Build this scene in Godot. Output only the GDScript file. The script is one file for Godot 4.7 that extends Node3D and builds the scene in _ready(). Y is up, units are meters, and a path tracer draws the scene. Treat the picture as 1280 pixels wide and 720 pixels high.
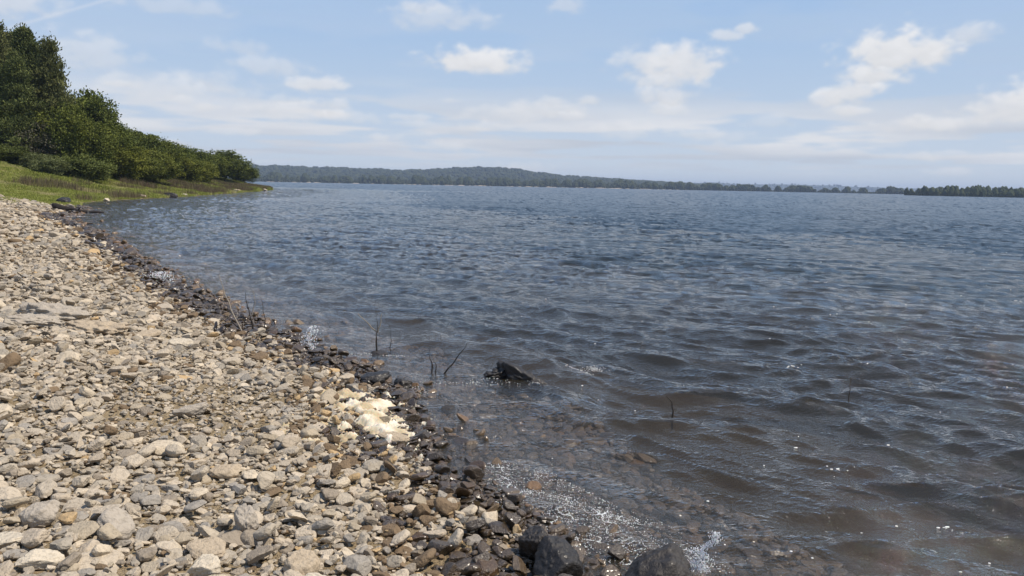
extends Node3D
# A stony lake shore under a summer sky. y is up, the camera looks along -z, the lake's mean level is y = 0.

const BAND_EL := 36.0
var noise := FastNoiseLite.new()
var fine := FastNoiseLite.new()
var shore_x := PackedFloat32Array()
var shore_c := PackedFloat32Array()
var shore_s := PackedFloat32Array()
var taken := {}
# travelling waves: unit direction, wave number, amplitude, phase
var wdx := PackedFloat32Array()
var wdz := PackedFloat32Array()
var wk := PackedFloat32Array()
var wa := PackedFloat32Array()
var wp := PackedFloat32Array()
var wave_out := PackedFloat32Array([0, 0, 0, 0, 0, 0])


func _ready() -> void:
	noise.seed = 11
	noise.frequency = 1.0
	noise.noise_type = FastNoiseLite.TYPE_SIMPLEX_SMOOTH
	noise.fractal_type = FastNoiseLite.FRACTAL_NONE
	fine.seed = 29
	fine.frequency = 1.0
	fine.noise_type = FastNoiseLite.TYPE_SIMPLEX_SMOOTH
	fine.fractal_type = FastNoiseLite.FRACTAL_FBM
	fine.fractal_octaves = 4

	# ---- camera, sky, sun, exposure
	var cam := Camera3D.new()
	cam.name = "camera"
	cam.fov = 39.42
	cam.near = 0.05
	cam.far = 20000.0
	add_child(cam)
	cam.position = Vector3(0, 2.2, 0)
	cam.basis = Basis(Vector3.RIGHT, deg_to_rad(-7.26)) * Basis(Vector3.BACK, deg_to_rad(1.12))
	cam.current = true

	var env := Environment.new()
	env.background_mode = Environment.BG_SKY
	env.tonemap_mode = Environment.TONE_MAPPER_LINEAR
	env.tonemap_exposure = 1.0
	env.sdfgi_enabled = true
	env.ssao_enabled = true
	env.ssil_enabled = true
	env.fog_enabled = true
	env.fog_density = 0.00014
	env.fog_light_color = Color(0.80, 0.88, 1.0)
	var sky := Sky.new()
	var sky_mat := PanoramaSkyMaterial.new()
	sky_mat.panorama = ImageTexture.create_from_image(sky_image())
	sky_mat.energy_multiplier = 1.0
	sky.sky_material = sky_mat
	env.sky = sky
	var we := WorldEnvironment.new()
	we.name = "environment"
	we.environment = env
	add_child(we)

	var sun := DirectionalLight3D.new()
	sun.name = "sun"
	sun.light_energy = 1.6
	sun.light_color = Color(1.0, 0.955, 0.89)
	sun.light_angular_distance = 0.53
	sun.shadow_enabled = true
	add_child(sun)
	var el := deg_to_rad(58.0)
	var az := deg_to_rad(93.0)
	var to_sun := Vector3(sin(az) * cos(el), sin(el), -cos(az) * cos(el))
	sun.look_at_from_position(Vector3(0, 50, 0), Vector3(0, 50, 0) - to_sun, Vector3.UP)

	# ---- setting
	make_shore_line()
	make_waves()
	build_ground()
	build_water()
	build_hills()
	print("setting ", Time.get_ticks_msec())
	# ---- things
	build_boulders()
	build_stones()
	print("stones ", Time.get_ticks_msec())
	build_trees()
	build_grass()
	print("plants ", Time.get_ticks_msec())
	build_driftwood()
	build_foam()
	print("done ", Time.get_ticks_msec())


# ------------------------------------------------------------------ sky
func sky_base(e: float) -> Vector3:
	# clear air, linear light, by height above the horizon in degrees
	var t := clampf(e / 14.0, 0.0, 1.0)
	var c := Vector3(0.71, 0.765, 0.81).lerp(Vector3(0.325, 0.510, 0.79), pow(t, 0.72))
	var u := clampf((e - 14.0) / 60.0, 0.0, 1.0)
	return c.lerp(Vector3(0.075, 0.215, 0.54), pow(u, 0.55))


func sky_image() -> Image:
	var w := 4096
	var h := 2048
	var rng := RandomNumberGenerator.new()
	rng.seed = 5
	# cumulus clouds: azimuth (from -z towards +x), height, half width, half height in degrees, strength
	var clouds := [
		[-3.08, 8.35, 4.3, 1.15, 1.0], [-1.6, 8.1, 2.4, 0.9, 0.6], [-5.4, 11.2, 4.2, 1.2, 0.42], [-6.5, 11.7, 2.0, 0.7, 0.4],
		[9.2, 8.5, 3.0, 1.2, 0.6], [11.4, 8.4, 3.4, 1.7, 0.85], [10.3, 7.3, 3.6, 1.0, 0.65], [10.2, 6.2, 2.6, 1.0, 0.65], [10.4, 5.4, 1.9, 0.7, 0.5],
		[24.4, 8.6, 3.4, 1.8, 1.15], [26.4, 8.6, 2.6, 1.2, 0.95], [23.4, 7.3, 2.4, 1.2, 0.95], [22.3, 6.4, 2.4, 1.0, 0.9], [20.9, 6.0, 1.6, 0.7, 0.7],
		[14.2, 10.1, 1.3, 0.6, 0.6], [15.4, 10.5, 0.9, 0.5, 0.6], [28.7, 9.5, 1.8, 0.9, 0.55], [26.5, 4.25, 2.9, 0.6, 0.8], [31.4, 5.1, 3.4, 1.2, 0.8], [34.0, 5.8, 4.0, 1.6, 0.9],
		[-13.6, 6.5, 2.2, 0.75, 0.75], [-16.5, 7.5, 3.2, 0.9, 0.42], [-24.0, 5.7, 4.5, 1.2, 0.40], [-20.4, 6.2, 3.0, 1.0, 0.36], [-18.6, 8.6, 2.4, 0.7, 0.30], [-22.5, 10.8, 4.5, 0.8, 0.32],
		[2.2, 5.3, 4.0, 0.9, 0.45], [0.0, 4.9, 4.0, 0.9, 0.40], [7.8, 3.85, 3.4, 0.75, 0.42], [3.4, 12.2, 1.6, 0.8, 0.40], [-14.5, 4.6, 4.4, 0.9, 0.42], [-27.5, 7.5, 3.5, 1.6, 0.45], [-11.5, 4.4, 3.2, 0.6, 0.35],
		[24.6, 12.4, 1.2, 0.5, 0.4], [-31.5, 10.0, 3.0, 1.6, 0.55], [17.5, 4.6, 2.4, 0.7, 0.3], [14.0, 3.6, 2.6, 0.6, 0.3], [21.5, 3.6, 2.4, 0.6, 0.3],
	]
	for i in 230:
		# the low bank of flat broken clouds, all round the horizon
		clouds.append([rng.randf_range(-180.0, 180.0), rng.randf_range(1.2, 6.0), rng.randf_range(0.8, 2.6), rng.randf_range(0.25, 0.55), rng.randf_range(0.25, 0.6)])
	for i in 150:
		var a0 := rng.randf_range(-180.0, 180.0)
		var e0 := 3.0 + 60.0 * pow(rng.randf(), 1.9)
		if absf(a0) < 36.0 and e0 < 14.0:
			continue
		var s := rng.randf_range(1.6, 4.0) * (1.0 + e0 / 25.0)
		clouds.append([a0, e0, s, s * rng.randf_range(0.3, 0.45), rng.randf_range(0.4, 1.05)])
	var low := sky_part(1024, 512, 0, 256, clouds)
	low.resize(w, h, Image.INTERPOLATE_CUBIC)
	var rows := int(BAND_EL / 180.0 * h)
	var sharp := sky_part(w, h, h / 2 - rows, rows, clouds)
	low.blit_rect(sharp, Rect2i(0, h / 2 - rows, w, rows), Vector2i(0, h / 2 - rows))
	return low


func sky_part(w: int, h: int, first: int, count: int, clouds: Array) -> Image:
	var body := PackedFloat32Array()
	var lift := PackedFloat32Array()
	body.resize(w * count)
	lift.resize(w * count)
	var bill := FastNoiseLite.new()
	bill.seed = 3
	bill.frequency = 0.55
	bill.noise_type = FastNoiseLite.TYPE_SIMPLEX_SMOOTH
	bill.fractal_type = FastNoiseLite.FRACTAL_FBM
	bill.fractal_octaves = 5
	bill.fractal_gain = 0.52
	var step := 360.0 / w
	for c in clouds:
		var cosel := maxf(0.2, cos(deg_to_rad(c[1])))
		var ra: float = c[2] * 1.5 / cosel
		var re: float = c[3] * 1.7
		var r0 := maxi(first, int((90.0 - (c[1] + re)) / step))
		var r1 := mini(first + count - 1, int((90.0 - (c[1] - re)) / step))
		for r in range(r0, r1 + 1):
			var e := 90.0 - (r + 0.5) * step
			var dy: float = (e - c[1]) / c[3]
			if dy < 0.0:
				dy *= 1.25
			for q in range(int(floor((c[0] - ra) / step)), int(ceil((c[0] + ra) / step))):
				var a := (q + 0.5) * step
				var dx: float = (a - c[0]) * cosel / c[2]
				var rr := dx * dx + dy * dy
				if rr > 2.6:
					continue
				var n := bill.get_noise_3d(a * 1.0 * cosel, e * 1.7, c[0] * 3.1)
				var dens: float = clampf((1.05 - sqrt(rr) + n * 0.66) * 1.3, 0.0, 1.0)
				dens = dens * dens * (3.0 - 2.0 * dens) * c[4]
				var at := (r - first) * w + posmod(q, w)
				if dens > body[at]:
					lift[at] = lerpf(0.80, 1.0, clampf(dy * 0.45 + 0.55 + n * 0.4, 0.0, 1.0))
				body[at] = 1.0 - (1.0 - body[at]) * (1.0 - minf(dens, 0.98))
	var veil := FastNoiseLite.new()
	veil.seed = 8
	veil.frequency = 0.16
	veil.noise_type = FastNoiseLite.TYPE_SIMPLEX_SMOOTH
	veil.fractal_type = FastNoiseLite.FRACTAL_FBM
	veil.fractal_octaves = 5
	veil.fractal_gain = 0.55
	var data := PackedByteArray()
	data.resize(w * h * 3)
	for r in range(first, first + count):
		var e := 90.0 - (r + 0.5) * step
		var base := sky_base(e)
		var far := 1.0 / tan(deg_to_rad(e + 1.6))
		var band := smoothstep(0.4, 2.5, e) * (1.0 - smoothstep(3.8, 7.6, e)) * 1.0 + 0.14 * smoothstep(6.0, 9.0, e)
		for q in w:
			var a := deg_to_rad((q + 0.5) * step)
			var n := veil.get_noise_3d(sin(a) * far * 2.3, cos(a) * far * 2.3, e * 0.5)
			var m := clampf((n + 0.20) * 2.8, 0.0, 1.0)
			m = m * m * (3.0 - 2.0 * m) * band * 0.86
			var tone := clampf(0.55 + veil.get_noise_3d(sin(a) * far + 3.0, cos(a) * far, 5.0) * 1.1, 0.0, 1.0)
			var c := base.lerp(Vector3(0.57, 0.61, 0.68).lerp(Vector3(0.84, 0.84, 0.855), tone), m)
			var at := (r - first) * w + q
			var b := body[at]
			if b > 0.0:
				c = c.lerp(Vector3(0.90, 0.895, 0.90) * lift[at], b * 0.92)
			# the contrail
			var deg := (q + 0.5) * step
			if deg > 320.0 and e < 13.0:
				var off := e - (8.75 + (deg - 360.0 + 31.1) * 0.415)
				if deg > 328.3 and deg < 337.0:
					c = c.lerp(Vector3(0.78, 0.80, 0.86), 0.42 * exp(-off * off * 130.0) * (0.7 + n))
			var o := (r * w + q) * 3
			data[o] = int(255.0 * enc(c.x))
			data[o + 1] = int(255.0 * enc(c.y))
			data[o + 2] = int(255.0 * enc(c.z))
	var hc := sky_base(0.0)
	for r in range(h / 2, h):
		if r > h / 2 + 3:
			break
		for q in w:
			var o := (r * w + q) * 3
			data[o] = int(255.0 * enc(hc.x))
			data[o + 1] = int(255.0 * enc(hc.y))
			data[o + 2] = int(255.0 * enc(hc.z))
	return Image.create_from_data(w, h, false, Image.FORMAT_RGB8, data)


func enc(v: float) -> float:
	v = clampf(v, 0.0, 1.0)
	return 12.92 * v if v < 0.0031308 else 1.055 * pow(v, 0.4166667) - 0.055


# ------------------------------------------------------------------ shore line and levels
func make_shore_line() -> void:
	# metres ahead of the camera, x of the water's edge
	var p := [[-16, 12.2], [-10, 8.6], [0, 2.85], [3, 1.14], [4.3, 0.42], [5.8, -0.36], [7.5, -1.04], [8.4, -1.36], [9.6, -2.12], [10.8, -3.0], [13, -4.66], [17.5, -7.75], [23.2, -11.4], [32.6, -17.3], [40, -22.3], [44.4, -25.5], [48, -26.4], [52, -28.2], [61, -32.8], [68, -36.6], [77, -39.0], [81, -39.5], [96, -40.6], [123, -45.1], [150, -49.6], [196, -58.7], [214, -63.5], [224, -74], [240, -110], [262, -190], [300, -420], [420, -1500]]
	var n := 4361
	var raw := PackedFloat32Array()
	raw.resize(n)
	var k := 0
	for i in n:
		var f := -16.0 + i * 0.1
		while k < p.size() - 2 and f > p[k + 1][0]:
			k += 1
		raw[i] = lerpf(p[k][1], p[k + 1][1], (f - p[k][0]) / (p[k + 1][0] - p[k][0]))
		raw[i] += noise.get_noise_2d(f * 0.55, 7.0) * 0.16 + noise.get_noise_2d(f * 0.16, 3.0) * 0.25 * smoothstep(14.0, 30.0, f)
	for pass_no in 2:
		var smooth := raw.duplicate()
		for i in n:
			var half := clampi(int(4 + i * 0.012), 4, 30)
			var s := 0.0
			for j in range(maxi(0, i - half), mini(n, i + half + 1), 2):
				s += raw[j]
			smooth[i] = s / float((mini(n, i + half + 1) - maxi(0, i - half) + 1) / 2)
		raw = smooth
	shore_x = raw
	shore_c.resize(n)
	shore_s.resize(n)
	for i in n:
		var a := maxi(0, i - 12)
		var b := mini(n - 1, i + 12)
		var s := (raw[b] - raw[a]) / ((b - a) * 0.1)
		shore_s[i] = s
		shore_c[i] = 1.0 / sqrt(1.0 + s * s)


func inland(x: float, z: float) -> float:
	# distance from the water's edge, positive on land
	var t := (-z + 16.0) * 10.0
	if t >= 4359.0:
		return -400.0
	t = maxf(t, 0.0)
	var i := int(t)
	return (lerpf(shore_x[i], shore_x[i + 1], t - i) - x) * shore_c[i]


func shore_point(f: float, d: float) -> Vector2:
	var t := clampf((f + 16.0) * 10.0, 0.0, 4359.0)
	var i := int(t)
	return Vector2(lerpf(shore_x[i], shore_x[i + 1], t - i) - d / shore_c[i], -f)


func level(x: float, z: float) -> float:
	var d := inland(x, z)
	var h := 0.0
	if d > 0.0:
		var e := d - 7.0
		h = 0.115 * d + 0.18 * 0.5 * (e + sqrt(e * e + 5.0)) - 0.045
		if d > 40.0:
			h -= 0.2 * (d - 40.0)
	else:
		h = 0.14 * d
		if h < -1.1:
			h = -1.1 - 0.5 * (1.0 - exp((h + 1.1) * 2.0))
	var b := clampf((d + 0.6) / 4.0, 0.0, 1.0)
	h += noise.get_noise_2d(x * 0.9, z * 0.9) * 0.035 + noise.get_noise_2d(x * 0.23, z * 0.23) * 0.09 * b
	if d > 6.0:
		h += noise.get_noise_2d(x * 0.09, z * 0.09) * 0.35 * clampf((d - 6.0) / 8.0, 0.0, 1.0)
	return h


func grassy(x: float, z: float) -> float:
	# 0 on shingle, 1 on turf
	var f := -z
	var d := inland(x, z)
	var edge := 58.0 + noise.get_noise_2d(x * 0.13, z * 0.13) * 5.0 + noise.get_noise_2d(x * 0.5, z * 0.5) * 2.0
	var g := smoothstep(edge - 4.0, edge + 4.0, f + (d - 3.0) * 0.8)
	return g * smoothstep(-0.1, 0.5, d + noise.get_noise_2d(x * 0.3, z * 0.3) * 0.5)


# ------------------------------------------------------------------ mesh helpers
func pack(v: PackedVector3Array, n, idx: PackedInt32Array, col = null, uv = null) -> ArrayMesh:
	var a := []
	a.resize(Mesh.ARRAY_MAX)
	a[Mesh.ARRAY_VERTEX] = v
	if n != null:
		a[Mesh.ARRAY_NORMAL] = n
	if col != null:
		a[Mesh.ARRAY_COLOR] = col
	if uv != null:
		a[Mesh.ARRAY_TEX_UV] = uv
	a[Mesh.ARRAY_INDEX] = idx
	var m := ArrayMesh.new()
	m.add_surface_from_arrays(Mesh.PRIMITIVE_TRIANGLES, a)
	return m


func normals_of(v: PackedVector3Array, idx: PackedInt32Array) -> PackedVector3Array:
	var n := PackedVector3Array()
	n.resize(v.size())
	for t in range(0, idx.size(), 3):
		var c := (v[idx[t + 2]] - v[idx[t]]).cross(v[idx[t + 1]] - v[idx[t]])
		n[idx[t]] += c
		n[idx[t + 1]] += c
		n[idx[t + 2]] += c
	for i in n.size():
		n[i] = n[i].normalized()
	return n


func ico(sub: int) -> Array:
	var t := (1.0 + sqrt(5.0)) / 2.0
	var v := PackedVector3Array([Vector3(-1, t, 0), Vector3(1, t, 0), Vector3(-1, -t, 0), Vector3(1, -t, 0), Vector3(0, -1, t), Vector3(0, 1, t), Vector3(0, -1, -t), Vector3(0, 1, -t), Vector3(t, 0, -1), Vector3(t, 0, 1), Vector3(-t, 0, -1), Vector3(-t, 0, 1)])
	for i in v.size():
		v[i] = v[i].normalized()
	var f := PackedInt32Array([0, 11, 5, 0, 5, 1, 0, 1, 7, 0, 7, 10, 0, 10, 11, 1, 5, 9, 5, 11, 4, 11, 10, 2, 10, 7, 6, 7, 1, 8, 3, 9, 4, 3, 4, 2, 3, 2, 6, 3, 6, 8, 3, 8, 9, 4, 9, 5, 2, 4, 11, 6, 2, 10, 8, 6, 7, 9, 8, 1])
	for s in sub:
		var mid := {}
		var g := PackedInt32Array()
		for k in range(0, f.size(), 3):
			var m := [0, 0, 0]
			for e in 3:
				var a := f[k + e]
				var b := f[k + (e + 1) % 3]
				var key := Vector2i(mini(a, b), maxi(a, b))
				if not mid.has(key):
					mid[key] = v.size()
					v.append((v[a] + v[b]).normalized())
				m[e] = mid[key]
			g.append_array(PackedInt32Array([f[k], m[0], m[2], f[k + 1], m[1], m[0], f[k + 2], m[2], m[1], m[0], m[1], m[2]]))
		f = g
	# Godot's front faces run clockwise
	for k in range(0, f.size(), 3):
		var a := f[k + 1]
		f[k + 1] = f[k + 2]
		f[k + 2] = a
	return [v, f]


func stone_mesh(seed_no: int, sub: int, planes: int, rough := 0.03, sharp := 14.0, cuts := [], crisp := false) -> ArrayMesh:
	# a broken stone: a ball cut by random planes, its edges a little worn
	var rng := RandomNumberGenerator.new()
	rng.seed = seed_no
	var pn := []
	var pd := []
	for i in planes:
		var d := Vector3(rng.randfn(), rng.randfn(), rng.randfn()).normalized()
		pn.append(d)
		pd.append(rng.randf_range(0.52, 0.92))
	for c in cuts:
		pn.append(c[0].normalized())
		pd.append(c[1])
	pn.append(Vector3.UP.rotated(Vector3.RIGHT, rng.randfn() * 0.2))
	pd.append(0.62)
	pn.append(Vector3.DOWN)
	pd.append(0.6)
	var b := ico(sub)
	var v: PackedVector3Array = b[0]
	for i in v.size():
		var d := v[i]
		var s := pow(1.0, -sharp)
		for j in pn.size():
			var c: float = d.dot(pn[j])
			if c > 0.02:
				s += pow(pd[j] / c, -sharp)
		var r := pow(s, -1.0 / sharp)
		r *= 1.0 + noise.get_noise_3d(d.x * 2.2 + seed_no, d.y * 2.2, d.z * 2.2) * rough * 2.0 + noise.get_noise_3d(d.x * 6.0, d.y * 6.0 + seed_no, d.z * 6.0) * rough
		v[i] = d * r
	if crisp:
		return pack(v, null, b[1])
	return pack(v, normals_of(v, b[1]), b[1])


func tube(pts: Array, radii: Array, sides := 7, wobble := 0.0, seed_no := 0) -> ArrayMesh:
	var v := PackedVector3Array()
	var idx := PackedInt32Array()
	for i in pts.size():
		var t: Vector3 = (pts[mini(i + 1, pts.size() - 1)] - pts[maxi(i - 1, 0)]).normalized()
		var s := t.cross(Vector3.RIGHT if absf(t.x) < 0.8 else Vector3.BACK).normalized()
		var u := t.cross(s)
		for k in sides:
			var a := TAU * k / sides
			var r: float = radii[i] * (1.0 + wobble * noise.get_noise_3d(cos(a) * 1.5 + seed_no, sin(a) * 1.5, i * 0.7))
			v.append(pts[i] + (s * cos(a) + u * sin(a)) * r)
		if i > 0:
			for k in sides:
				var a := (i - 1) * sides + k
				var b := (i - 1) * sides + (k + 1) % sides
				idx.append_array(PackedInt32Array([a, b, a + sides, b, b + sides, a + sides]))
	for e in 2:
		var at: int = 0 if e == 0 else pts.size() - 1
		v.append(pts[at])
		for k in sides:
			var a: int = at * sides + k
			var b: int = at * sides + (k + 1) % sides
			idx.append_array(PackedInt32Array([v.size() - 1, b, a] if e == 0 else [v.size() - 1, a, b]))
	return pack(v, normals_of(v, idx), idx)


func put(called: String, mesh: Mesh, mat: Material, parent: Node) -> MeshInstance3D:
	var o := MeshInstance3D.new()
	o.name = called
	o.mesh = mesh
	o.material_override = mat
	parent.add_child(o, true)
	return o


func base(called: String, at: Vector3, label: String, category: String, group := "") -> Node3D:
	var o := Node3D.new()
	o.name = numbered(called)
	add_child(o)
	o.position = at
	tag(o, label, category, group)
	return o


func tag(o: Node, label: String, category: String, group := "") -> void:
	o.set_meta("label", label)
	o.set_meta("category", category)
	if group:
		o.set_meta("group", group)


func numbered(called: String) -> String:
	if not taken.has(called):
		taken[called] = 0
		return called
	taken[called] += 1
	return "%s_%03d" % [called, taken[called]]


func many(called: String, mesh: Mesh, mat: Material, where: Array, tints: PackedColorArray, parent: Node) -> MultiMeshInstance3D:
	var m := MultiMesh.new()
	m.transform_format = MultiMesh.TRANSFORM_3D
	m.use_colors = true
	m.mesh = mesh
	m.instance_count = where.size()
	for i in where.size():
		m.set_instance_transform(i, where[i])
		m.set_instance_color(i, tints[i])
	var o := MultiMeshInstance3D.new()
	o.name = called
	o.multimesh = m
	o.material_override = mat
	o.set_meta("kind", "stuff")
	parent.add_child(o, true)
	return o


func noise_texture(seed_no: int, freq: float, octaves: int, stops: Array, size := 512, kind := FastNoiseLite.TYPE_SIMPLEX_SMOOTH) -> NoiseTexture2D:
	var f := FastNoiseLite.new()
	f.seed = seed_no
	f.noise_type = kind
	f.frequency = freq
	f.fractal_octaves = octaves
	f.fractal_gain = 0.6
	var t := NoiseTexture2D.new()
	t.width = size
	t.height = size
	t.seamless = true
	t.noise = f
	if stops:
		var g := Gradient.new()
		g.offsets = PackedFloat32Array(stops.map(func(s): return s[0]))
		g.colors = PackedColorArray(stops.map(func(s): return Color(s[1], s[2], s[3]).linear_to_srgb()))
		t.color_ramp = g
	return t


func plain(c: Color, rough: float) -> StandardMaterial3D:
	var m := StandardMaterial3D.new()
	m.albedo_color = c.linear_to_srgb()
	m.roughness = rough
	return m


var stone_tex: NoiseTexture2D
var stone_bump: NoiseTexture2D


func stone_material(c: Color, rough: float, wet := false, coat := 0.4) -> StandardMaterial3D:
	if stone_tex == null:
		stone_tex = noise_texture(41, 0.012, 6, [[0.0, 0.38, 0.36, 0.33], [0.3, 0.76, 0.74, 0.71], [0.5, 0.97, 0.95, 0.92], [0.75, 1.0, 0.98, 0.94], [1.0, 0.92, 0.82, 0.68]], 1024)
		stone_bump = noise_texture(43, 0.02, 6, [], 1024)
	var m := plain(c, rough)
	m.vertex_color_use_as_albedo = true
	m.albedo_texture = stone_tex
	m.uv1_triplanar = true
	m.uv1_world_triplanar = true
	m.uv1_scale = Vector3(2.3, 2.3, 2.3)
	m.heightmap_enabled = true
	m.heightmap_texture = stone_bump
	m.heightmap_scale = 0.8
	if wet:
		m.metallic_specular = 0.5
		m.clearcoat_enabled = true
		m.clearcoat = coat
		m.clearcoat_roughness = 0.2
	else:
		m.metallic_specular = 0.3
	return m


# ------------------------------------------------------------------ ground
var beach: Node3D


func build_ground() -> void:
	var fs := PackedFloat32Array()
	var f := -9.0
	while f < 300.0:
		fs.append(f)
		f += 0.12 if f < 12.0 else 0.012 * f
	var ds := PackedFloat32Array()
	var d := -16.0
	while d < 170.0:
		ds.append(d)
		d += 0.12 if d > -3.0 and d < 7.0 else (0.5 if d < 24.0 else 6.0)
	var v := PackedVector3Array()
	var idx := PackedInt32Array()
	var col := PackedColorArray()
	for i in fs.size():
		for j in ds.size():
			var p := shore_point(fs[i], ds[j])
			v.append(Vector3(p.x, level(p.x, p.y), p.y))
			var g := grassy(p.x, p.y)
			var n := fine.get_noise_2d(p.x * 0.4, p.y * 0.4) * 0.5 + 0.5
			var earth := Color(0.28, 0.215, 0.135).lerp(Color(0.42, 0.335, 0.215), n)
			var turf := Color(0.16, 0.17, 0.045).lerp(Color(0.34, 0.30, 0.13), n * n)
			if ds[j] < 0.15:
				earth = Color(0.060, 0.045, 0.026).lerp(Color(0.085, 0.062, 0.034), n)
				if ds[j] < -6.0 + n * 3.0:
					earth = Color(0.022, 0.021, 0.016)   # dark mud off the stony edge
			col.append(earth.lerp(turf, g))
			if i > 0 and j > 0:
				var a := (i - 1) * ds.size() + j - 1
				var b := a + ds.size()
				idx.append_array(PackedInt32Array([a, a + 1, b, a + 1, b + 1, b]))
	var m := plain(Color(1, 1, 1), 0.95)
	m.vertex_color_use_as_albedo = true
	m.albedo_texture = noise_texture(51, 0.03, 6, [[0.0, 0.45, 0.44, 0.42], [0.5, 0.85, 0.84, 0.82], [1.0, 1.0, 1.0, 1.0]], 1024)
	m.uv1_triplanar = true
	m.uv1_world_triplanar = true
	m.uv1_scale = Vector3(0.9, 0.9, 0.9)
	m.heightmap_enabled = true
	m.heightmap_texture = noise_texture(52, 0.04, 5, [], 1024)
	m.heightmap_scale = 2.5
	m.metallic_specular = 0.2
	beach = put("beach", pack(v, normals_of(v, idx), idx, col), m, self)
	beach.set_meta("kind", "structure")

	var bed := put("lake_bed", disc(7800.0, -1.75), plain(Color(0.014, 0.016, 0.015), 1.0), self)
	bed.set_meta("kind", "structure")


func disc(r: float, y: float) -> ArrayMesh:
	var v := PackedVector3Array([Vector3(0, y, 0)])
	var idx := PackedInt32Array()
	for k in 96:
		v.append(Vector3(cos(TAU * k / 96) * r, y, sin(TAU * k / 96) * r))
		idx.append_array(PackedInt32Array([0, 1 + k, 1 + (k + 1) % 96]))
	return pack(v, normals_of(v, idx), idx)


# ------------------------------------------------------------------ water
func make_waves() -> void:
	var rng := RandomNumberGenerator.new()
	rng.seed = 77
	var lengths := [2.1, 1.7, 1.38, 1.12, 0.91, 0.74, 0.60, 0.49, 0.40, 0.33, 0.27, 0.22, 0.18, 0.145]
	var steep := [0.036, 0.050, 0.060, 0.068, 0.076, 0.086, 0.096, 0.104, 0.112, 0.118, 0.122, 0.122, 0.120, 0.115]
	for i in lengths.size():
		for s in 2:
			var turn := deg_to_rad(rng.randf_range(3.0, 16.0 + i * 1.6) * (1 if s == 0 else -1) + rng.randfn() * 3.0)
			var dir := Vector2(-0.42, 0.91).normalized().rotated(turn)
			var l: float = lengths[i] * rng.randf_range(0.9, 1.1)
			wdx.append(dir.x)
			wdz.append(dir.y)
			wk.append(TAU / l)
			wa.append(0.72 * steep[i] * l / TAU)
			wp.append(rng.randf() * TAU)


func wave(x: float, z: float) -> void:
	# wave_out: offset x, y, z, then the normal
	var w := -inland(x, z)
	var calm := 0.10 + 0.90 * smoothstep(-0.1, 2.2, w)
	var gust := 1.0 + 0.45 * noise.get_noise_2d(x * 0.06, z * 0.06)
	calm *= gust
	var bx := noise.get_noise_2d(x * 0.31, z * 0.31) * 0.35
	var bz := noise.get_noise_2d(x * 0.31 + 40.0, z * 0.31) * 0.35
	var px := x + bx
	var pz := z + bz
	var ox := 0.0
	var oy := 0.0
	var oz := 0.0
	var sx := 0.0
	var sz := 0.0
	for i in wk.size():
		var p := wk[i] * (wdx[i] * px + wdz[i] * pz) + wp[i]
		var a := wa[i] * calm
		var c := cos(p) * a
		oy += sin(p) * a
		ox += wdx[i] * c
		oz += wdz[i] * c
		c *= wk[i]
		sx += wdx[i] * c
		sz += wdz[i] * c
	# waves that bend to the shore and steepen over the shallows
	if w > -0.3 and w < 16.0:
		var n1 := noise.get_noise_2d(x * 0.22, z * 0.22)
		var n2 := noise.get_noise_2d(x * 0.45 + 9.0, z * 0.45)
		var amp := 0.036 * smoothstep(-0.1, 1.4, w) * (1.0 - smoothstep(3.5, 11.0, w)) * clampf(0.55 + n2 * 0.9, 0.05, 1.2)
		var k := TAU / 1.25
		var p := k * (w + n1 * 1.3)
		var s := 0.5 + 0.5 * sin(p)
		oy += amp * (2.0 * s * s - 0.7)
		var ds := amp * 4.0 * s * 0.5 * cos(p) * k
		var t := clampf((-z + 16.0) * 10.0, 0.0, 4359.0)
		var i := int(t)
		sx += ds * shore_c[i]
		sz += ds * shore_c[i] * shore_s[i]
	wave_out[0] = ox * 1.15
	wave_out[1] = oy
	wave_out[2] = oz * 1.15
	var nn := Vector3(-sx, 1.0, -sz).normalized()
	wave_out[3] = nn.x
	wave_out[4] = nn.y
	wave_out[5] = nn.z


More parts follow.
